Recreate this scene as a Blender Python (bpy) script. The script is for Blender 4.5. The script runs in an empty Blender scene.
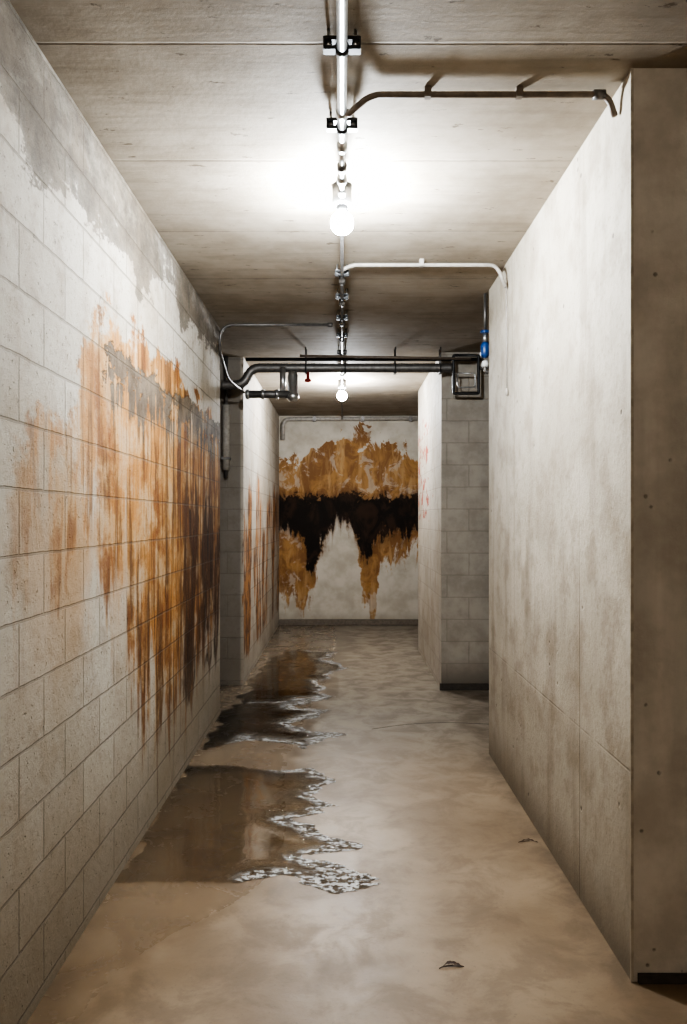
import bpy, bmesh, math, random
import numpy as np
from mathutils import Vector, Matrix, noise as mn
random.seed(4)
S = bpy.context.scene
COL = S.collection
H = 3.06

# ------------------------------------------------------------------ node helper
class M:
    def __init__(s, name):
        s.mat = bpy.data.materials.new(name); s.mat.use_nodes = True
        s.nt = s.mat.node_tree; s.nt.nodes.clear()
        s.out = s.nt.nodes.new('ShaderNodeOutputMaterial')
        tc = s.nt.nodes.new('ShaderNodeTexCoord'); s.obj = tc.outputs['Object']
        sp = s.nt.nodes.new('ShaderNodeSeparateXYZ'); s.nt.links.new(s.obj, sp.inputs[0])
        s.x, s.y, s.z = sp.outputs
    def put(s, inp, v):
        if isinstance(v, bpy.types.NodeSocket): s.nt.links.new(v, inp)
        elif isinstance(v, (tuple, list)):
            inp.default_value = (*v, 1) if (len(v) == 3 and inp.type == 'RGBA') else v
        else: inp.default_value = v
    def m(s, op, a, b=0.0, c=None, clamp=False):
        n = s.nt.nodes.new('ShaderNodeMath'); n.operation = op; n.use_clamp = clamp
        s.put(n.inputs[0], a); s.put(n.inputs[1], b)
        if c is not None: s.put(n.inputs[2], c)
        return n.outputs[0]
    def add(s, a, b): return s.m('ADD', a, b)
    def sub(s, a, b): return s.m('SUBTRACT', a, b)
    def mul(s, a, b): return s.m('MULTIPLY', a, b)
    def vec(s, x, y, z=0.0):
        n = s.nt.nodes.new('ShaderNodeCombineXYZ')
        for i, v in enumerate((x, y, z)): s.put(n.inputs[i], v)
        return n.outputs[0]
    def sc(s, a, b, c):
        return s.vec(s.mul(s.x, a), s.mul(s.y, b), s.mul(s.z, c))
    def noise(s, vec=None, scale=1.0, detail=6, rough=0.55, dist=0.0):
        n = s.nt.nodes.new('ShaderNodeTexNoise')
        s.put(n.inputs['Vector'], vec if vec is not None else s.obj)
        n.inputs['Scale'].default_value = scale; n.inputs['Detail'].default_value = detail
        n.inputs['Roughness'].default_value = rough; n.inputs['Distortion'].default_value = dist
        return n.outputs['Fac']
    def voro(s, vec=None, scale=1.0):
        n = s.nt.nodes.new('ShaderNodeTexVoronoi')
        s.put(n.inputs['Vector'], vec if vec is not None else s.obj); n.inputs['Scale'].default_value = scale
        return n.outputs['Distance']
    def ss(s, v, a, b, lo=0.0, hi=1.0):
        n = s.nt.nodes.new('ShaderNodeMapRange'); n.interpolation_type = 'SMOOTHSTEP'
        s.put(n.inputs[0], v)
        for i, q in enumerate((a, b, lo, hi)): s.put(n.inputs[i+1], q)
        return n.outputs[0]
    def lin(s, v, a, b, lo=0.0, hi=1.0):
        n = s.nt.nodes.new('ShaderNodeMapRange'); s.put(n.inputs[0], v)
        for i, q in enumerate((a, b, lo, hi)): s.put(n.inputs[i+1], q)
        return n.outputs[0]
    def mix(s, f, a, b, mode='MIX'):
        n = s.nt.nodes.new('ShaderNodeMix'); n.data_type = 'RGBA'; n.blend_type = mode
        s.put(n.inputs[0], f); s.put(n.inputs[6], a); s.put(n.inputs[7], b)
        return n.outputs[2]
    def curve(s, x, pts, vmax=4.0):
        x0, x1 = pts[0][0], pts[-1][0]
        t = s.lin(x, x0, x1)
        n = s.nt.nodes.new('ShaderNodeFloatCurve'); s.put(n.inputs['Value'], t)
        c = n.mapping.curves[0]
        P = [((px-x0)/(x1-x0), pv/vmax) for px, pv in pts]
        c.points[0].location = P[0]; c.points[1].location = P[-1]
        for p in P[1:-1]: c.points.new(*p)
        n.mapping.update()
        return s.mul(n.outputs[0], vmax)
    def brick(s, vec, mortar=0.005, w=0.4, h=0.2, smooth=0.3):
        n = s.nt.nodes.new('ShaderNodeTexBrick'); s.put(n.inputs['Vector'], vec)
        n.offset = 0.5
        n.inputs['Color1'].default_value = (0, 0, 0, 1); n.inputs['Color2'].default_value = (1, 1, 1, 1)
        n.inputs['Scale'].default_value = 1; n.inputs['Mortar Size'].default_value = mortar
        n.inputs['Mortar Smooth'].default_value = smooth
        n.inputs['Brick Width'].default_value = w; n.inputs['Row Height'].default_value = h
        return n.outputs['Color'], n.outputs['Fac']
    def bump(s, h, strength=0.5, dist=0.01, nrm=None):
        n = s.nt.nodes.new('ShaderNodeBump'); s.put(n.inputs['Height'], h)
        n.inputs['Strength'].default_value = strength; n.inputs['Distance'].default_value = dist
        if nrm is not None: s.put(n.inputs['Normal'], nrm)
        return n.outputs[0]
    def princ(s, col, rough=0.8, nrm=None, metal=0.0, spec=0.5):
        n = s.nt.nodes.new('ShaderNodeBsdfPrincipled')
        s.put(n.inputs['Base Color'], col); s.put(n.inputs['Roughness'], rough)
        s.put(n.inputs['Metallic'], metal); s.put(n.inputs['Specular IOR Level'], spec)
        if nrm is not None: s.put(n.inputs['Normal'], nrm)
        s.nt.links.new(n.outputs[0], s.out.inputs[0]); return n

def flat(name, col, rough=0.5, metal=0.0, var=0.25, scale=30):
    m = M(name); n = m.noise(scale=scale)
    c = m.mix(m.mul(m.ss(n, 0.35, 0.7), var*2), col, tuple(q*0.45 for q in col))
    m.princ(c, m.lin(n, 0, 1, rough*0.8, min(1, rough*1.2)), m.bump(n, 0.15, 0.002), metal)
    return m.mat

# ------------------------------------------------------------------ block wall materials
def block_base(m, u, v, paint=(0.46, 0.42, 0.36)):
    wob = m.mul(m.sub(m.noise(scale=14, detail=4, rough=0.6), 0.5), 0.010)
    bc, bf = m.brick(m.vec(m.add(u, wob), m.add(m.sub(v, 0.04), wob)), mortar=0.0055)
    big = m.noise(scale=1.3, detail=5)
    fine = m.noise(scale=26, detail=7, rough=0.78)
    med = m.noise(scale=6, detail=6, rough=0.65)
    c = m.mix(m.ss(big, 0.35, 0.7), paint, tuple(p*k for p, k in zip(paint, (0.74, 0.69, 0.62))))
    c = m.mix(m.mul(bc, 0.38), c, tuple(p*k for p, k in zip(paint, (0.62, 0.58, 0.53))))
    c = m.mix(m.mul(m.ss(med, 0.44, 0.72), 0.55), c, (0.24, 0.19, 0.135))
    c = m.mix(m.mul(m.ss(fine, 0.52, 0.70), 0.45), c, (0.18, 0.148, 0.112))
    pores = m.ss(m.noise(scale=55, detail=3, rough=0.6), 0.66, 0.72)
    c = m.mix(m.mul(pores, 0.5), c, (0.10, 0.08, 0.06))
    hgt = m.add(m.sub(m.mul(bf, -1.0), m.mul(pores, 0.5)), m.add(m.mul(fine, 0.8), m.mul(med, 0.4)))
    return c, bf, hgt, big, med, fine

def mat_left():
    m = M('painted_block_rusty'); u, v = m.y, m.z
    c, bf, hgt, big, med, fine = block_base(m, u, v)
    fr = m.mul(m.sub(m.noise(m.vec(m.mul(u, 14), m.mul(v, 14), 4.4), 1, 5, 0.65), 0.5), 0.35)
    n1 = m.noise(m.vec(m.mul(u, 1.9), m.mul(v, 3.4), 3.1), 1.0, 9, 0.70)
    tb = m.curve(u, [(-3.2, 2.7), (2.0, 2.66), (2.6, 2.62), (3.2, 2.76), (4.0, 2.72), (4.6, 2.84), (5.2, 2.80), (6.4, 2.84)])
    tv = m.add(m.sub(v, tb), m.mul(m.sub(n1, 0.5), 1.4))
    topm = m.mul(m.add(m.mul(m.ss(tv, -0.01, 0.03), 0.7), m.mul(m.ss(tv, -0.15, 0.35), 0.3)), m.ss(n1, 0.30, 0.55, 0.6, 1.0))
    gcol = m.mix(m.ss(med, 0.3, 0.7), (0.042, 0.032, 0.022), (0.115, 0.09, 0.066))
    c = m.mix(m.mul(topm, 0.90), c, gcol)
    # rust
    st = m.noise(m.vec(m.mul(u, 6.5), m.mul(v, 0.8), 7.7), 1.0, 8, 0.62, 0.35)
    st2 = m.noise(m.vec(m.mul(u, 17.0), m.mul(v, 1.5), 2.2), 1.0, 7, 0.62, 0.4)
    n2 = m.noise(m.vec(m.mul(u, 3.0), m.mul(v, 3.5), 9.0), 1.0, 9, 0.68)
    top = m.curve(u, [(-3.2, 0.2), (2.0, 1.2), (2.4, 1.80), (2.9, 2.02), (3.15, 2.40), (4.0, 2.42), (5.0, 2.40), (6.4, 2.2)])
    bot = m.curve(u, [(-3.2, 1.7), (2.0, 1.6), (2.4, 1.5), (3.0, 1.25), (3.5, 1.10), (3.95, 0.62), (4.4, 0.35), (5.0, 0.35), (5.5, 0.40), (6.4, 0.8)])
    below = m.ss(m.add(m.sub(top, v), m.mul(m.sub(n2, 0.5), 1.1)), 0.0, 0.07)
    above = m.ss(m.add(m.add(m.sub(v, bot), fr), m.mul(m.sub(st, 0.5), 3.6)), -0.05, 0.35)
    nw = m.noise(m.vec(m.mul(u, 1.8), m.mul(v, 1.3), 12.0), 1.0, 6, 0.6)
    wsh = m.mul(m.mul(m.ss(v, 0.7, 1.5), m.ss(m.add(m.sub(top, v), m.mul(m.sub(n2, 0.5), 1.0)), 0.0, 0.15)), m.mul(m.ss(u, 1.9, 3.0), m.ss(nw, 0.34, 0.54)))
    c = m.mix(m.mul(wsh, 0.62), c, (0.37, 0.21, 0.085))
    rust = m.mul(m.mul(below, above), m.curve(u, [(-3.2, 0), (2.0, 0.12), (2.5, 0.58), (3.1, 0.85), (3.6, 1.0), (6.4, 1.0)], 1.0))
    brk = m.ss(m.add(m.add(m.mul(st2, 0.42), m.mul(n2, 0.58)), m.ss(u, 3.0, 5.0, 0.0, 0.05)), 0.43, 0.53, 0.28, 1.0)
    rust = m.mul(rust, brk)
    rcol = m.mix(m.ss(st, 0.42, 0.60), (0.36, 0.170, 0.045), (0.165, 0.058, 0.013))
    rcol = m.mix(m.ss(n2, 0.36, 0.58), (0.42, 0.245, 0.09), rcol)
    rcol = m.mix(m.mul(m.ss(m.add(st2, m.ss(u, 3.2, 5.2, 0, 0.10)), 0.53, 0.65), 0.8), rcol, (0.07, 0.026, 0.008))
    c = m.mix(m.mul(rust, 0.94), c, rcol)
    n3 = m.noise(m.vec(m.mul(u, 2.3), m.mul(v, 5.5), 21.0), 1.0, 9, 0.75)
    vb = m.add(v, m.mul(m.sub(st2, 0.5), 0.9))
    band = m.mul(m.ss(vb, 1.90, 2.12), m.ss(v, 2.48, 2.22))
    band = m.mul(band, m.ss(u, 3.0, 3.35))
    peel = m.mul(m.ss(m.add(m.add(m.mul(n3, 0.8), m.mul(st2, 0.2)), m.mul(band, 0.35)), 0.80, 0.82), m.ss(band, 0.0, 0.1))
    c = m.mix(m.mul(peel, 0.95), c, m.mix(m.ss(med, 0.3, 0.7), (0.060, 0.045, 0.031), (0.16, 0.125, 0.09)))
    dk = m.mul(m.ss(u, 4.0, 5.2), m.mul(m.ss(v, 0.15, 0.6), m.ss(v, 2.3, 1.3)))
    st3 = m.noise(m.vec(m.mul(u, 3.4), m.mul(v, 0.9), 33.0), 1.0, 9, 0.70, 0.5)
    dark = m.ss(m.add(m.add(st3, m.mul(fr, 0.25)), m.mul(dk, 0.285)), 0.71, 0.83)
    c = m.mix(m.mul(dark, 0.94), c, m.mix(m.ss(st2, 0.4, 0.6), (0.018, 0.009, 0.005), (0.08, 0.030, 0.010)))
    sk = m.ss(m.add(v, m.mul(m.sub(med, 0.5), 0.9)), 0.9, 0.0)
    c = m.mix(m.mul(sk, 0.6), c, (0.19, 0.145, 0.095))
    c = m.mix(m.mul(bf, 0.42), c, (0.12, 0.095, 0.07))
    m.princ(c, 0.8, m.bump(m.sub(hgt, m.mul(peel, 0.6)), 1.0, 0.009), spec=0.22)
    return m.mat

def mat_far_left():
    m = M('painted_block_far'); u, v = m.add(m.y, m.x), m.z
    c, bf, hgt, big, med, fine = block_base(m, u, v)
    st = m.noise(m.vec(m.mul(u, 3.2), m.mul(v, 0.7), 5.0), 1.0, 8, 0.62, 0.5)
    side = m.ss(m.x, -0.96, -0.93)
    msk = m.mul(m.mul(m.ss(v, 2.3, 1.6), m.ss(v, 0.0, 0.35)), side)
    rust = m.ss(m.add(st, m.mul(msk, 0.22)), 0.70, 0.76)
    c = m.mix(m.mul(rust, 0.95), c, m.mix(m.ss(med, 0.4, 0.6), (0.33, 0.145, 0.038), (0.10, 0.035, 0.010)))
    c = m.mix(m.mul(bf, 0.4), c, (0.14, 0.115, 0.09))
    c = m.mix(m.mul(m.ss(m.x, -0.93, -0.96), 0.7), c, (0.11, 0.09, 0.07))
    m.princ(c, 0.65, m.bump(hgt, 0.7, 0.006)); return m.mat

def mat_far_right():
    m = M('bare_block_far')
    geo = m.nt.nodes.new('ShaderNodeNewGeometry'); sp = m.nt.nodes.new('ShaderNodeSeparateXYZ')
    m.nt.links.new(geo.outputs['Normal'], sp.inputs[0])
    front = m.ss(m.m('ABSOLUTE', sp.outputs[1]), 0.5, 0.8)
    u, v = m.add(m.y, m.x), m.z
    c, bf, hgt, big, med, fine = block_base(m, u, v)
    bare = m.mix(m.ss(med, 0.35, 0.7), (0.38, 0.34, 0.285), (0.29, 0.255, 0.21))
    bare = m.mix(m.ss(v, 0.35, 0.0), bare, (0.14, 0.115, 0.09))
    c = m.mix(front, c, bare)
    d = m.noise(m.vec(0.0, m.mul(m.y, 5), m.mul(v, 6)), 1, 5, 0.6)
    spot = m.mul(m.mul(m.ss(m.y, 8.1, 8.3), m.ss(v, 1.45, 1.6)), m.ss(v, 2.75, 2.55))
    c = m.mix(m.mul(m.ss(m.add(d, m.mul(spot, 0.14)), 0.68, 0.71), m.sub(1.0, front)), c, (0.28, 0.055, 0.03))
    c = m.mix(m.mul(bf, 0.35), c, (0.17, 0.145, 0.115))
    m.princ(c, 0.7, m.bump(hgt, 0.6, 0.005)); return m.mat

def mat_back():
    m = M('stained_back_wall'); u, v = m.x, m.z
    fine = m.noise(scale=30, detail=5, rough=0.7); med = m.noise(scale=4, detail=6)
    c = m.mix(m.ss(med, 0.35, 0.7), (0.50, 0.455, 0.385), (0.38, 0.335, 0.27))
    n1 = m.noise(m.vec(m.mul(u, 4.0), m.mul(v, 2.6), 1.0), 1.0, 10, 0.66, 0.9)
    st = m.noise(m.vec(m.mul(u, 9.0), m.mul(v, 1.3), 6.0), 1.0, 9, 0.66, 0.7)
    hf = m.noise(m.vec(m.mul(u, 16.0), m.mul(v, 12.0), 2.0), 1.0, 7, 0.7, 0.5)
    uw = m.add(u, m.mul(m.sub(m.noise(m.vec(m.mul(u, 3), m.mul(v, 4), 8.0), 1, 6, 0.6), 0.5), 0.22))
    top = m.curve(u, [(-2.6, 2.2), (-0.95, 2.45), (-0.55, 2.50), (-0.2, 2.64), (0.1, 2.86), (0.4, 2.70), (0.8, 2.62), (1.15, 2.60), (2.6, 2.2)])
    bot = m.curve(uw, [(-2.6, 1.6), (-0.95, 0.45), (-0.7, 0.30), (-0.55, 0.15), (-0.38, 0.6), (-0.25, 1.2), (0.1, 1.45), (0.25, 0.9), (0.36, 0.18), (0.45, 0.10), (0.56, 0.75), (0.85, 0.9), (1.1, 0.95), (2.6, 1.5)])
    o1 = m.ss(m.add(m.sub(top, v), m.mul(m.sub(n1, 0.5), 1.9)), 0.0, 0.05)
    o2 = m.ss(m.add(m.add(m.sub(v, bot), m.mul(m.sub(st, 0.5), 1.5)), m.mul(m.sub(hf, 0.5), 0.5)), 0.0, 0.16)
    org = m.mul(o1, o2)
    hole = m.ss(m.noise(m.vec(m.mul(u, 4.0), m.mul(v, 3.5), 14.0), 1, 9, 0.66, 0.8), 0.53, 0.60)
    ocol = m.mix(m.ss(n1, 0.40, 0.58), (0.31, 0.16, 0.05), (0.18, 0.080, 0.023))
    ocol = m.mix(m.ss(st, 0.48, 0.68), ocol, (0.39, 0.235, 0.10))
    ocol = m.mix(m.mul(m.ss(hf, 0.56, 0.68), 0.4), ocol, (0.15, 0.065, 0.02))
    c = m.mix(m.mul(org, m.sub(0.95, m.mul(hole, 0.45))), c, ocol)
    btop = m.add(m.add(m.mul(m.sub(n1, 0.5), 0.6), m.mul(m.sub(hf, .5), .3)), 1.90)
    bbot = m.curve(uw, [(-2.6, 1.4), (-0.95, 1.36), (-0.66, 1.30), (-0.52, 1.0), (-0.42, 0.74), (-0.32, 1.1), (-0.1, 1.40), (0.1, 1.48), (0.22, 1.28), (0.36, 0.92), (0.46, 1.08), (0.62, 1.32), (0.9, 1.25), (1.2, 1.36), (2.6, 1.5)])
    bb = m.add(m.add(m.sub(v, bbot), m.mul(m.sub(st, 0.5), 1.0)), m.mul(m.sub(hf, .5), .35))
    blk = m.mul(m.ss(m.sub(btop, v), 0.0, 0.05), m.ss(bb, 0.0, 0.10))
    halo = m.mul(m.ss(m.sub(btop, v), -0.12, 0.05), m.ss(bb, -0.2, 0.08))
    c = m.mix(m.mul(halo, 0.55), c, (0.10, 0.04, 0.012))
    c = m.mix(m.mul(blk, 0.98), c, m.mix(m.ss(n1, 0.45, 0.65), (0.006, 0.004, 0.003), (0.03, 0.015, 0.008)))
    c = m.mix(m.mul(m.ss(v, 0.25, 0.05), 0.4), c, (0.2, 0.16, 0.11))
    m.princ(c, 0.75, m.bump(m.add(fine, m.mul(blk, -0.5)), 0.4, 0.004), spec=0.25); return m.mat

def mat_plaster():
    m = M('cast_concrete_panel'); u, v = m.y, m.z
    fine = m.noise(scale=40, detail=6, rough=0.72); med = m.noise(scale=5, detail=7, rough=0.62)
    big = m.noise(scale=1.2, detail=4)
    c = m.mix(m.ss(big, 0.35, 0.7), (0.47, 0.42, 0.345), (0.36, 0.315, 0.25))
    c = m.mix(m.mul(m.ss(med, 0.42, 0.68), 0.6), c, (0.24, 0.195, 0.14))
    c = m.mix(m.mul(m.ss(fine, 0.54, 0.72), 0.35), c, (0.18, 0.148, 0.105))
    st = m.noise(m.vec(m.mul(u, 5.0), m.mul(v, 0.6), 1.0), 1, 7, 0.62, 0.3)
    c = m.mix(m.mul(m.ss(st, 0.50, 0.70), 0.42), c, (0.19, 0.15, 0.105))
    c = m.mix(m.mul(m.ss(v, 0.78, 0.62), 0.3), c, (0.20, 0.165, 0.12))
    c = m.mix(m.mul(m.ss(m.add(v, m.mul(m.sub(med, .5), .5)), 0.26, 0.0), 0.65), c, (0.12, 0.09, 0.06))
    hj = m.ss(m.m('ABSOLUTE', m.sub(v, 0.70)), 0.006, 0.001)
    vj = m.ss(m.m('ABSOLUTE', m.sub(u, 3.26)), 0.008, 0.002)
    vj = m.mul(vj, m.ss(v, 1.35, 1.25, 0.12, 0.8))
    vj2 = m.mul(m.ss(m.m('ABSOLUTE', m.sub(u, 4.5)), 0.008, 0.002), 0.4)
    j = m.m('MAXIMUM', m.mul(hj, m.lin(med, .3, .6, 0.0, 0.4)), m.m('MAXIMUM', vj, vj2))
    c = m.mix(m.mul(j, 0.6), c, (0.10, 0.08, 0.06))
    pock = m.ss(m.voro(scale=8.0), 0.10, 0.045)
    pk = m.mul(pock, m.ss(m.noise(scale=3.0), 0.47, 0.56))
    c = m.mix(m.mul(pk, 0.7), c, (0.09, 0.07, 0.055))
    h = m.sub(m.add(m.mul(fine, 0.5), med), m.add(j, pk))
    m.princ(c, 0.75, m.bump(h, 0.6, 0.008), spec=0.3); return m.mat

def mat_rough(name='rough_concrete', a=(0.54, 0.50, 0.445), b=(0.41, 0.37, 0.32)):
    m = M(name)
    fine = m.noise(scale=40, detail=6, rough=0.7); med = m.noise(scale=4, detail=8, rough=0.65)
    c = m.mix(m.ss(med, 0.35, 0.68), a, b)
    vw = m.noise(m.sc(5.0, 5.0, 0.6), 1, 5)
    c = m.mix(m.mul(m.ss(vw, 0.5, 0.7), 0.3), c, tuple(q*0.5 for q in b))
    pock = m.mul(m.ss(m.voro(scale=13.0), 0.12, 0.05), m.ss(m.noise(scale=4.0), 0.46, 0.54))
    c = m.mix(m.mul(pock, 0.6), c, (0.08, 0.068, 0.055))
    m.princ(c, 0.8, m.bump(m.sub(m.add(m.mul(fine, 0.4), med), pock), 0.7, 0.008)); return m.mat

def mat_ceiling():
    m = M('board_marked_ceiling')
    fine = m.noise(scale=45, detail=6, rough=0.7); med = m.noise(scale=3.5, detail=8, rough=0.65)
    gr = m.noise(m.sc(1.2, 14.0, 1.0), 1, 7, 0.65)
    c = m.mix(m.ss(med, 0.35, 0.7), (0.335, 0.288, 0.230), (0.25, 0.208, 0.158))
    c = m.mix(m.mul(m.ss(gr, 0.46, 0.7), 0.3), c, (0.16, 0.13, 0.095))
    t = m.m('FRACT', m.m('DIVIDE', m.add(m.y, 10.325), 0.83))
    d = m.m('ABSOLUTE', m.sub(t, 0.5))
    wob = m.mul(m.sub(m.noise(scale=9), 0.5), 0.012)
    j = m.ss(m.add(d, wob), 0.010, 0.002)
    c = m.mix(m.mul(j, m.lin(med, .35, .6, .05, .6)), c, (0.09, 0.07, 0.05))
    pit = m.mul(m.ss(m.noise(m.sc(6, 16, 1), 1, 6, .7), 0.62, 0.66), 0.75)
    c = m.mix(pit, c, (0.09, 0.066, 0.044))
    m.princ(c, 0.8, m.bump(m.sub(m.add(m.mul(fine, .4), m.add(m.mul(med, .6), m.mul(gr, .6))), m.mul(j, 0.6)), 0.5, 0.006), spec=0.3); return m.mat

def mat_floor():
    m = M('trowelled_concrete_floor')
    fine = m.noise(scale=60, detail=6, rough=0.7); med = m.noise(scale=4.5, detail=9, rough=0.66, dist=0.4)
    big = m.noise(scale=1.4, detail=6, rough=0.58)
    c = m.mix(m.ss(big, 0.38, 0.62), (0.285, 0.212, 0.140), (0.20, 0.142, 0.088))
    c = m.mix(m.mul(m.ss(med, 0.44, 0.62), 0.55), c, (0.155, 0.108, 0.066))
    c = m.mix(m.mul(m.ss(fine, 0.56, 0.72), 0.4), c, (0.11, 0.082, 0.053))
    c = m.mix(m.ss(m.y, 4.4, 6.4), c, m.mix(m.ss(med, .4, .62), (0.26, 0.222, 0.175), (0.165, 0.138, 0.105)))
    dm = m.ss(m.add(m.sub(m.curve(m.y, [(-3.2, 1.2), (2.6, 1.3), (3.6, 1.80), (5.0, 1.75), (6.0, 1.8), (8.5, 2.0), (11.7, 2.0)], 4.0), m.add(m.x, 2.0)), m.mul(m.sub(med, .5), .8)), -0.08, 0.14)
    c = m.mix(m.mul(dm, 0.45), c, (0.125, 0.082, 0.047))
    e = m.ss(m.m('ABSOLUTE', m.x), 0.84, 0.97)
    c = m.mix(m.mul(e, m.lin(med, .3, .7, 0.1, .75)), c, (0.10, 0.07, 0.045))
    r = m.add(m.lin(med, 0.3, 0.7, 0.34, 0.50), m.mul(dm, -0.16))
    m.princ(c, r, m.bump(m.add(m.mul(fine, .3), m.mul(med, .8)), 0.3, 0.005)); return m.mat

ML, MFL, MFR, MB, MP, MR, MC, MF = mat_left(), mat_far_left(), mat_far_right(), mat_back(), mat_plaster(), mat_rough(), mat_ceiling(), mat_floor()
steel = flat('galvanised_steel', (0.55, 0.55, 0.54), 0.32, 0.9, 0.2)
dsteel = flat('weathered_steel', (0.16, 0.15, 0.14), 0.5, 0.7)
black = flat('black_bracket_paint', (0.02, 0.02, 0.02), 0.45)
greyp = flat('grey_conduit_paint', (0.34, 0.31, 0.27), 0.5)
brownp = flat('brown_conduit_paint', (0.16, 0.125, 0.095), 0.5)
blue = flat('blue_enamel', (0.012, 0.05, 0.17), 0.35)
white = flat('white_plastic', (0.6, 0.6, 0.58), 0.4, var=0.1)
red = flat('red_enamel', (0.22, 0.015, 0.01), 0.4)
leafm = flat('dry_leaf', (0.045, 0.022, 0.012), 0.7)

# ------------------------------------------------------------------ mesh helpers
def mesh_obj(name, verts, faces, mats, smooth=False, parent=None):
    me = bpy.data.meshes.new(name); me.from_pydata([tuple(v) for v in verts], [], faces); me.update()
    for mt in (mats if isinstance(mats, list) else [mats]): me.materials.append(mt)
    if smooth:
        for p in me.polygons: p.use_smooth = True
    o = bpy.data.objects.new(name, me); COL.objects.link(o)
    if parent is not None: o.parent = parent
    return o
def box(name, a, b, mat, parent=None, bev=0.0):
    bm = bmesh.new(); bmesh.ops.create_cube(bm, size=1)
    for v in bm.verts:
        v.co = Vector([(a[i]+b[i])/2 + v.co[i]*(b[i]-a[i]) for i in range(3)])
    if bev: bmesh.ops.bevel(bm, geom=bm.edges[:], offset=bev, segments=2, affect='EDGES')
    me = bpy.data.meshes.new(name); bm.to_mesh(me); bm.free()
    for mt in (mat if isinstance(mat, list) else [mat]): me.materials.append(mt)
    o = bpy.data.objects.new(name, me); COL.objects.link(o)
    if parent is not None: o.parent = parent
    return o
def fillet(pts, r, n=8):
    P = [Vector(p) for p in pts]; out = [P[0]]
    for i in range(1, len(P)-1):
        a, b, c = P[i-1], P[i], P[i+1]
        d1 = (a-b); d2 = (c-b); rr = min(r, d1.length*0.49, d2.length*0.49)
        p0 = b+d1.normalized()*rr; p1 = b+d2.normalized()*rr
        for k in range(n+1):
            t = k/n; out.append(p0*(1-t)**2 + b*2*t*(1-t) + p1*t*t)
    out.append(P[-1]); return out
def tube(name, pts, r, mat, parent=None, bend=0.05, seg=16, radf=None, dense=0):
    P = fillet(pts, bend) if len(pts) > 2 else [Vector(p) for p in pts]
    if dense:
        Q = []
        for a, b in zip(P[:-1], P[1:]):
            k = max(1, int((b-a).length/dense))
            for i in range(k): Q.append(a.lerp(b, i/k))
        Q.append(P[-1]); P = Q
    T = [(P[min(i+1, len(P)-1)]-P[max(i-1, 0)]).normalized() for i in range(len(P))]
    up = Vector((0, 0, 1)) if abs(T[0].z) < 0.9 else Vector((1, 0, 0))
    nrm = (up - T[0]*up.dot(T[0])).normalized(); V = []; F = []
    for i, p in enumerate(P):
        nrm = (nrm - T[i]*nrm.dot(T[i])).normalized(); bn = T[i].cross(nrm)
        rr = r*(radf(i) if radf else 1)
        for k in range(seg):
            a = 2*math.pi*k/seg; V.append(p + (nrm*math.cos(a)+bn*math.sin(a))*rr)
    for i in range(len(P)-1):
        for k in range(seg):
            k2 = (k+1) % seg; F.append((i*seg+k, i*seg+k2, (i+1)*seg+k2, (i+1)*seg+k))
    F.append(tuple(range(seg))[::-1]); F.append(tuple((len(P)-1)*seg+k for k in range(seg)))
    return mesh_obj(name, V, F, mat, True, parent)
def lathe(name, prof, c, mat, parent=None, seg=28, axis='Z'):
    V = []; F = []
    for r, h in prof:
        for k in range(seg):
            a = 2*math.pi*k/seg; x, y = r*math.cos(a), r*math.sin(a)
            V.append(Vector(c) + (Vector((x, y, h)) if axis == 'Z' else Vector((h, x, y)) if axis == 'X' else Vector((x, h, y))))
    for i in range(len(prof)-1):
        for k in range(seg):
            k2 = (k+1) % seg; F.append((i*seg+k, i*seg+k2, (i+1)*seg+k2, (i+1)*seg+k))
    F.append(tuple(range(seg))); F.append(tuple((len(prof)-1)*seg+k for k in range(seg)))
    return mesh_obj(name, V, F, mat, True, parent)
def empty(name, loc=(0, 0, 0)):
    e = bpy.data.objects.new(name, None); COL.objects.link(e); e.empty_display_size = 0.1
    return e

# ------------------------------------------------------------------ shell
box('floor', (-2.8, -3.4, -0.2), (2.8, 12.0, 0), MF)
box('ceiling', (-2.8, -3.4, H), (2.8, 12.0, H+0.2), MC)
box('wall_left', (-2.6, -3.2, 0), (-0.97, 6.36, H), ML)
wr = box('wall_right', (0.97, 2.68, 0), (2.6, 5.28, H), [MP, MR])
for p in wr.data.polygons:
    if abs(p.normal.y) > 0.5: p.material_index = 1
box('wall_left_far', (-2.6, 7.47, 0), (-0.92, 11.7, H), MFL)
box('wall_right_far', (0.90, 7.25, 0), (2.6, 9.45, H), MFR)
box('wall_back', (-2.8, 11.7, 0), (2.8, 11.9, H), MB)
box('wall_outer_left', (-2.8, -3.4, 0), (-2.6, 11.7, H), MR)
box('wall_outer_right', (2.6, -3.4, 0), (2.8, 11.7, H), MR)
box('wall_front', (-2.6, -3.4, 0), (2.6, -3.2, H), MR)
edge = flat('corner_bead_plaster', (0.42, 0.37, 0.30), 0.6)
box('trim_1', (0.966, 2.675, 0), (0.976, 2.684, H), edge, bev=0.002)
dark_strip_mat = flat('dark_strip', (0.06, 0.05, 0.04), 0.7)
box('baseboard_back', (-0.92, 11.64, 0), (2.6, 11.7, 0.085), flat('damp_kerb', (0.16, 0.13, 0.10), 0.7), bev=0.006)
box('baseboard_right_far', (0.885, 7.235, 0), (2.6, 7.25, 0.06), dark_strip_mat)
box('shadow_gap_right', (0.99, 2.665, 0), (2.6, 2.68, 0.03), dark_strip_mat)  # dark strip standing in for the shadow gap at the wall foot

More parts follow.
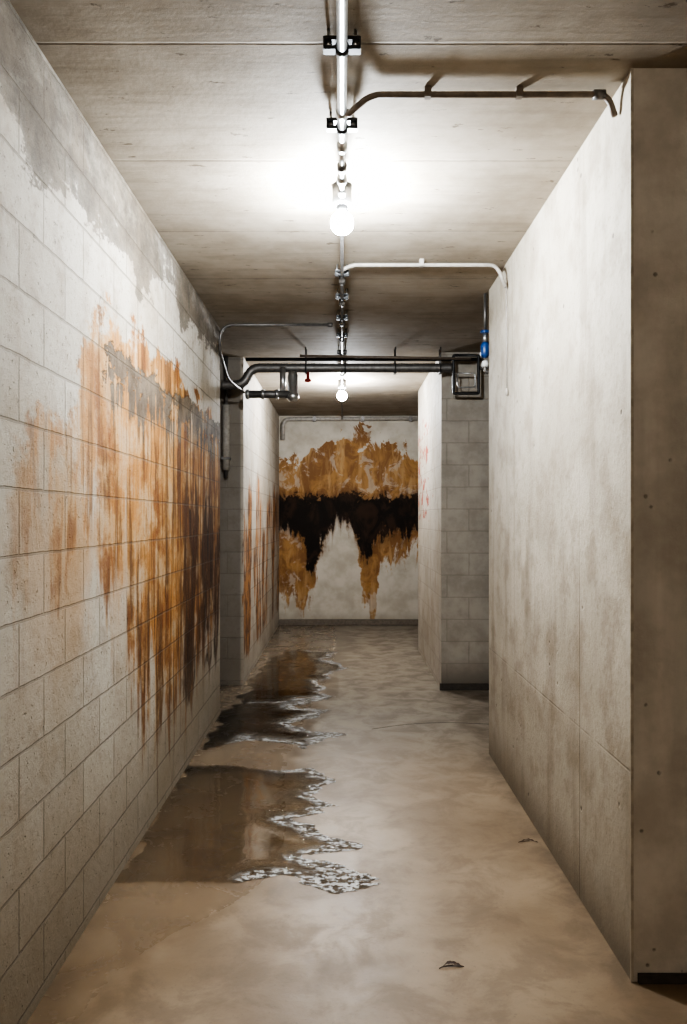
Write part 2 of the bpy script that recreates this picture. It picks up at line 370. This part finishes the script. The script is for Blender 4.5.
# ------------------------------------------------------------------ overhead conduit
def clamp(name, y, parent, z=3.0, r=0.018, w=0.058, mat=black):
    box(name+'_plate', (-w, y-0.02, z+r+0.002), (w, y+0.02, z+r+0.014), mat, parent, 0.002)
    for sx in (-1, 1):
        tube(name+'_hanger', [(sx*w*0.72, y, z+r), (sx*w*0.72, y, H)], 0.005, steel, parent, seg=8)
        tube(name+'_nut', [(sx*w*0.72, y, z+r-0.012), (sx*w*0.72, y, z+r+0.003)], 0.011, steel, parent, seg=6)
        box(name+'_ear', (min(sx*r*0.8, sx*w), y-0.018, z-0.008), (max(sx*r*0.8, sx*w), y+0.018, z+0.004), mat, parent, 0.002)
        box(name+'_side', (min(sx*w*0.9, sx*w), y-0.018, z-0.006), (max(sx*w*0.9, sx*w), y+0.018, z+r+0.006), mat, parent)
    tube(name+'_strap', [(0, y-0.014, z), (0, y+0.014, z)], r*1.25, mat, parent)
cz = 3.0
e = empty('overhead_conduit')
tube('pipe_main', [(0, -3.15, cz), (0, 3.05, cz)], 0.0165, steel, e)
tube('pipe_reduced', [(0, 3.05, cz), (0, 3.52, cz)], 0.011, steel, e)
tube('pipe_rear', [(0, 3.72, cz), (0, 8.60, cz)], 0.010, dsteel, e)
tube('pipe_end', [(0, 8.80, cz), (0, 11.7, cz)], 0.010, dsteel, e)
for i, y in enumerate((-1.9, -0.3, 1.2, 2.47, 2.97)): clamp('clamp_%d' % i, y, e)
for i, y in enumerate((2.86, 3.12, 3.30, 3.42)): tube('coupling_%d' % i, [(0, y-0.02, cz), (0, y+0.02, cz)], 0.021, steel if i != 2 else dsteel, e)
for i, y in enumerate((4.75, 5.25, 5.8, 6.35, 7.0, 7.9)):
    clamp('rear_clamp_%d' % i, y, e, r=0.012, w=0.042)
    tube('rear_coupling_%d' % i, [(0, y+0.09, cz), (0, y+0.16, cz)], 0.02, dsteel, e)

# ------------------------------------------------------------------ lamps
def lampmat(name, col, strength):
    m = M(name); n = m.nt.nodes.new('ShaderNodeEmission'); n.inputs[0].default_value = (*col, 1); n.inputs[1].default_value = strength
    m.nt.links.new(n.outputs[0], m.out.inputs[0]); return m.mat
def lamp(y, strength, col):
    e = empty('globe_lamp')
    lathe('junction_box', [(0.0, H), (0.045, H), (0.045, 2.975), (0.038, 2.968), (0.0, 2.968)], (0, y, 0), steel, e)
    for a in range(4):
        ang = a*math.pi/2+0.78
        tube('screw_%d' % a, [(0.036*math.cos(ang), y+0.036*math.sin(ang), 2.962), (0.036*math.cos(ang), y+0.036*math.sin(ang), 2.97)], 0.004, dsteel, e, seg=6)
    for sy in (-1, 1):
        tube('box_gland', [(0, y+sy*0.04, 3.0), (0, y+sy*0.105, 3.0)], 0.019, dsteel, e, seg=8)
    lathe('lamp_socket', [(0.0, 2.968), (0.026, 2.968), (0.026, 2.945), (0.022, 2.935), (0.0, 2.935)], (0, y, 0), black, e)
    R = 0.052; zc = 2.888
    prof = [(0.0, 2.938), (0.018, 2.938)]
    for k in range(0, 17):
        t = math.radians(24 + 156*k/16); prof.append((max(0.0005, R*math.sin(t)), zc+R*math.cos(t)))
    lathe('bulb', prof, (0, y, 0), lampmat('bulb_glow_%d' % int(y*10), col, strength), e)
lamp(3.62, 3600, (0.87, 0.94, 1.0))
lamp(8.70, 2800, (0.92, 0.96, 1.0))
lamp(-1.45, 1500, (1.0, 0.92, 0.80))

# ------------------------------------------------------------------ branch conduits
e = empty('branch_conduit')
tube('pipe', [(0.02, 2.84, 3.0), (0.02, 2.84, 2.985), (0.10, 2.80, 3.035), (0.93, 2.80, 3.035), (0.955, 2.80, 2.96)], 0.011, brownp, e, bend=0.04)
for i, x in enumerate((0.30, 0.62)): box('saddle_%d' % i, (x-0.012, 2.785, 3.024), (x+0.012, 2.815, H), brownp, e, 0.002)
lathe('elbow_collar', [(0, -0.02), (0.017, -0.02), (0.017, 0.02), (0, 0.02)], (0.90, 2.80, 3.035), dsteel, e, axis='X')
e = empty('branch_conduit')
tube('pipe', [(0.0, 4.66, 3.0), (0.06, 4.66, 3.03), (0.90, 4.66, 3.03), (0.955, 4.66, 2.90)], 0.011, greyp, e, bend=0.05)
box('saddle', (0.45, 4.64, 3.02), (0.475, 4.68, H), greyp, e)
tube('drop_cable', [(0.957, 4.66, 2.92), (0.96, 4.66, 2.3)], 0.0035, greyp, e, seg=8)
lathe('cable_end', [(0, -0.025), (0.008, -0.02), (0.01, 0), (0.006, 0.02), (0, 0.025)], (0.96, 4.66, 2.29), greyp, e)
e = empty('branch_conduit')
tube('pipe', [(-0.09, 6.12, 3.035), (-0.92, 6.12, 3.035), (-0.945, 6.14, 2.86), (-0.94, 6.6, 2.70), (-0.86, 7.0, 2.66)], 0.011, dsteel, e, bend=0.10)
lathe('end_cap', [(0, -0.02), (0.016, -0.02), (0.016, 0.02), (0, 0.02)], (-0.09, 6.12, 3.035), dsteel, e, axis='X')

# ------------------------------------------------------------------ transverse service pipes
e = empty('service_pipe_run')
Y = 7.08
Zp = 1.55+(519-368)*Y/800
def X(px, y=Y): return (px-342)*y/800
def Z(py, y=Y): return 1.55+(519-py)*y/800
tube('corrugated_pipe', [(X(222), Y, Z(385)), (X(243), Y, Z(385)), (X(252), Y, Zp), (X(452), Y, Zp)], 0.043, dsteel, e, bend=0.07, dense=0.012, radf=lambda i: 1.0 if i % 2 else 0.9)
tube('upper_pipe', [(X(245), Y+0.06, Z(358)), (X(482), Y+0.06, Z(358))], 0.016, black, e)
tube('thin_pipe', [(X(300), Y-0.05, Z(357)), (X(470), Y-0.05, Z(360))], 0.012, brownp, e)
tube('lower_pipe', [(X(246), Y-0.04, Z(395)), (X(292), Y-0.04, Z(395))], 0.034, dsteel, e)
for i, px in enumerate((247, 262, 276)): tube('lower_flange_%d' % i, [(X(px), Y-0.04, Z(395)), (X(px+3), Y-0.04, Z(395))], 0.044, steel, e)
tube('stub_pipe', [(X(283), Y-0.03, Z(368)), (X(283), Y-0.03, Z(394))], 0.026, steel, e)
lathe('drain_pot', [(0.0, Z(372)), (0.03, Z(372)), (0.046, Z(376)), (0.046, Z(394)), (0.055, Z(395)), (0.055, Z(399)), (0.03, Z(402)), (0, Z(402))], (X(293), Y-0.03, 0), steel, e)
for i, px in enumerate((306, 345, 395, 440)):
    box('hanger_%d' % i, (X(px)-0.012, Y-0.055, Zp-0.05), (X(px)+0.012, Y+0.055, Zp-0.043), black, e)
    for dy in (-0.05, 0.05): tube('hanger_rod_%d' % i, [(X(px), Y+dy, Zp-0.045), (X(px), Y+dy, H)], 0.005, black, e, seg=8)
lathe('sprinkler_head', [(0, Z(372)), (0.012, Z(373)), (0.014, Z(379)), (0.03, Z(380)), (0.03, Z(382)), (0, Z(383))], (X(308), Y-0.02, 0), red, e)
x0, x1, z0, z1 = X(453), X(478), Z(394), Z(356)
tube('strut_frame', [(x0+0.05, Y-0.03, z1), (x0, Y-0.03, z1), (x0, Y-0.03, z0), (x1, Y-0.03, z0), (x1, Y-0.03, z1), (x0+0.05, Y-0.03, z1)], 0.013, black, e, bend=0.015, seg=8)
tube('strut_inner', [(x0+0.035, Y-0.03, Z(374)), (x0+0.035, Y-0.03, Z(388)), (x1-0.03, Y-0.03, Z(388)), (x1-0.03, Y-0.03, Z(374)), (x0, Y-0.03, Z(374))], 0.007, steel, e, bend=0.03, seg=8)
tube('wall_tail', [(X(478), Y, Z(368)), (X(492), Y, Z(368)), (X(560), Y, Z(368))], 0.02, dsteel, e)
ev = empty('shutoff_valve'); yv = 5.36
xv = (485-342)*yv/800
lathe('valve_body', [(0, -0.055), (0.02, -0.05), (0.03, -0.03), (0.03, 0.03), (0.02, 0.05), (0, 0.055)], (xv, yv, Z(350, yv)), blue, ev)
lathe('valve_cap', [(0, -0.02), (0.022, -0.02), (0.024, 0.0), (0.018, 0.02), (0, 0.022)], (xv, yv, Z(364, yv)), white, ev)
lathe('valve_neck', [(0, -0.03), (0.014, -0.03), (0.014, 0.03), (0, 0.03)], (xv, yv, Z(338, yv)), steel, ev)
lathe('handwheel', [(0, -0.008), (0.03, -0.008), (0.032, 0), (0.03, 0.008), (0, 0.008)], (xv, yv, Z(332, yv)), blue, ev)
tube('riser', [(xv, yv, Z(331, yv)), (xv, yv, H)], 0.01, dsteel, ev)
tube('tail_pipe', [(xv, yv, Z(366, yv)), (xv, yv, Z(372, yv)), (xv+0.12, yv, Z(372, yv))], 0.012, dsteel, ev, bend=0.02)
e = empty('vertical_riser_pipe'); yr = 7.42
tube('insulated_section', [(X(226, yr), yr, Z(470, yr)), (X(226, yr), yr, Z(405, yr))], 0.035, greyp, e)
tube('pipe', [(X(226, yr), yr, Z(478, yr)), (X(226, yr), yr, H)], 0.018, dsteel, e)
for i, zz in enumerate((2.1, 2.75)): box('clip_%d' % i, (X(226, yr)-0.04, yr-0.038, zz), (X(226, yr)+0.04, 7.47, zz+0.025), dsteel, e)
e = empty('back_wall_conduit')
yb = 11.64
tube('pipe', [(X(283, yb), yb, Z(440, yb)), (X(283, yb), yb, Z(419, yb)), (X(520, yb), yb, Z(418, yb))], 0.03, greyp, e, bend=0.12)
for i, x in enumerate((-0.4, 0.3, 1.0)): box('clip_%d' % i, (x-0.02, yb-0.035, Z(419, yb)-0.036), (x+0.02, 11.7, Z(419, yb)+0.036), dsteel, e)

# ------------------------------------------------------------------ puddles (lip height encodes how close to the water's edge a point is)
ZL, ZR = 0.0015, 0.003
def mat_water():
    m = M('standing_water')
    ed = m.lin(m.z, ZL, ZL+ZR, 1.0, 0.0)
    n1 = m.noise(scale=45, detail=3, rough=0.6); n0 = m.noise(scale=3.0, detail=3, rough=0.5)
    n2 = m.noise(m.sc(1, 1.8, 1), 16, 5, 0.7)
    h = m.add(m.mul(m.mul(m.add(n1, n2), ed), 1.6), m.mul(n0, 0.30))
    nb = m.bump(h, 1.0, 0.014)
    tr = m.nt.nodes.new('ShaderNodeBsdfTransparent'); m.put(tr.inputs[0], m.mix(ed, (0.93, 0.90, 0.85), (0.98, 0.97, 0.96)))
    gl = m.nt.nodes.new('ShaderNodeBsdfGlossy'); gl.inputs['Roughness'].default_value = 0.02; m.put(gl.inputs['Normal'], nb)
    fr = m.nt.nodes.new('ShaderNodeFresnel'); fr.inputs[0].default_value = 2.1; m.put(fr.inputs['Normal'], nb)
    mx = m.nt.nodes.new('ShaderNodeMixShader'); m.nt.links.new(fr.outputs[0], mx.inputs[0])
    m.nt.links.new(tr.outputs[0], mx.inputs[1]); m.nt.links.new(gl.outputs[0], mx.inputs[2])
    foam_glint = m.mul(m.ss(m.add(m.mul(n2, 0.6), m.mul(n1, 0.4)), 0.47, 0.54), m.ss(ed, 0.35, 0.85))  # lamp sparkle on the water's edge painted as white foam colour
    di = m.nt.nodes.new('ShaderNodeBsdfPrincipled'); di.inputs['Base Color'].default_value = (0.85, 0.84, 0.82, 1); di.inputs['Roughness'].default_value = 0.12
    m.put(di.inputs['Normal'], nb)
    m2 = m.nt.nodes.new('ShaderNodeMixShader'); m.put(m2.inputs[0], m.mul(foam_glint, 0.8))
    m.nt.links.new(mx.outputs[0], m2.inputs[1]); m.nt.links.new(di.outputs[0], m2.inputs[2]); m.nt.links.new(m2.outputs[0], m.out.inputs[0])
    return m.mat
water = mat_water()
def puddle(poly_px, amp=0.07, g=0.007, seed=0.0, xmin=-0.968, wid=0.11, tx=-0.62):
    P = []
    for px, py in poly_px:
        y = 1240/(py-519); P.append(((px-342)*y/800, y))
    P = np.array(P); lo = P.min(0)-0.15; hi = P.max(0)+0.15
    lo[0] = max(lo[0], xmin)
    nx = int((hi[0]-lo[0])/g)+1; ny = int((hi[1]-lo[1])/g)+1
    xs = lo[0]+np.arange(nx)*g; ys = lo[1]+np.arange(ny)*g
    gx, gy = np.meshgrid(xs, ys, indexing='ij')
    d = np.full(gx.shape, 1e9); ins = np.zeros(gx.shape, bool)
    for i in range(len(P)):
        a = P[i]; b = P[(i+1) % len(P)]; ab = b-a
        t = np.clip(((gx-a[0])*ab[0]+(gy-a[1])*ab[1])/(ab@ab+1e-12), 0, 1)
        d = np.minimum(d, np.hypot(gx-a[0]-t*ab[0], gy-a[1]-t*ab[1]))
        cond = ((a[1] > gy) != (b[1] > gy))
        xi = ab[0]*(gy-a[1])/(ab[1] if abs(ab[1]) > 1e-9 else 1e-9)+a[0]
        ins ^= cond & (gx < xi)
    d = np.where(ins, d, -d)
    nz = np.empty(gx.shape)
    for i in range(nx):
        for j in range(ny):
            nz[i, j] = mn.fractal(Vector((gx[i, j]*3.0+seed, gy[i, j]*6.5, seed)), 1.0, 2.1, 6)
    d = d+nz*amp
    keep = d > 0
    idx = -np.ones(gx.shape, int); V = []; F = []
    for i in range(nx):
        for j in range(ny):
            if keep[i, j]:
                idx[i, j] = len(V)
                ed = math.exp(-(d[i, j]/wid)**2)
                t = min(1, max(0, (gx[i, j]-tx)/0.30)); ed *= t*t*(3-2*t)*0.95+0.05
                V.append((gx[i, j], gy[i, j], ZL+ZR*(1-ed)))
    for i in range(nx-1):
        for j in range(ny-1):
            q = (idx[i, j], idx[i+1, j], idx[i+1, j+1], idx[i, j+1])
            if min(q) >= 0: F.append(tuple(int(k) for k in q))
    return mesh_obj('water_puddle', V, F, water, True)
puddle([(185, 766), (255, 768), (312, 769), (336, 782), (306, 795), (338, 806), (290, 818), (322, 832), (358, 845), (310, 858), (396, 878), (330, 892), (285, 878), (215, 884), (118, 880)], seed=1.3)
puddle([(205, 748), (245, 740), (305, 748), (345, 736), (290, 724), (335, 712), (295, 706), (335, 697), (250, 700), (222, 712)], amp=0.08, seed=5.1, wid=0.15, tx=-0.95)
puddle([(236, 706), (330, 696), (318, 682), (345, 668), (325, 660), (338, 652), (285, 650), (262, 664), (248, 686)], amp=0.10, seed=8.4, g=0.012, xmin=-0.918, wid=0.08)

# ------------------------------------------------------------------ debris
def leaf(loc, L, w, rot, seed):
    rnd = random.Random(seed); V = []; F = []; n = 14
    for i in range(n+1):
        t = i/n; ww = w*math.sin(math.pi*min(1, t*1.02))**0.7*(0.7+0.5*rnd.random())
        x = (t-0.5)*L; yy = 0.12*L*math.sin(t*4)
        z = 0.005*math.sin(t*math.pi*1.3)+0.003
        V += [(x, yy-ww, z+0.004*rnd.random()), (x, yy, z), (x, yy+ww, z+0.005*rnd.random())]
    for i in range(n):
        a = i*3; F += [(a, a+3, a+4, a+1), (a+1, a+4, a+5, a+2)]
    e = empty('dry_leaf'); e.location = loc; e.rotation_euler = (0, 0, rot)
    mesh_obj('blade', V, F, leafm, True, e)
    tube('stem', [(-L*0.7, -0.01, 0.004), (-L*0.5, 0, 0.004), (0, 0.0, 0.006)], 0.0018, leafm, e, seg=6)
leaf((0.385, 2.77, 0), 0.075, 0.010, 0.15, 3)
leaf((0.90, 3.84, 0), 0.08, 0.004, 0.05, 8)
tube('floor_dark_line', [(0.22, 5.9, -0.001), (0.5, 6.05, -0.001), (0.8, 6.1, -0.001), (1.6, 5.95, -0.001)], 0.0035, dark_strip_mat, None, bend=0.15, seg=6)  # thin dark curved line set into the floor

# ------------------------------------------------------------------ world, camera
w = bpy.data.worlds.new('world'); S.world = w; w.use_nodes = True
w.node_tree.nodes['Background'].inputs[0].default_value = (0.02, 0.02, 0.02, 1)
cam = bpy.data.cameras.new('camera'); co = bpy.data.objects.new('camera', cam); COL.objects.link(co); S.camera = co
co.location = (0, 0, 1.55); co.rotation_euler = (math.radians(90), 0, 0)
cam.sensor_fit = 'VERTICAL'; cam.sensor_height = 36; cam.lens = 800/1024*36
cam.shift_x = (343.5-342)/1024; cam.shift_y = (519-512)/1024
cam.clip_start = 0.05
S.view_settings.view_transform = 'AgX'
try: S.view_settings.look = 'AgX - High Contrast'
except Exception: pass
S.view_settings.exposure = -0.65
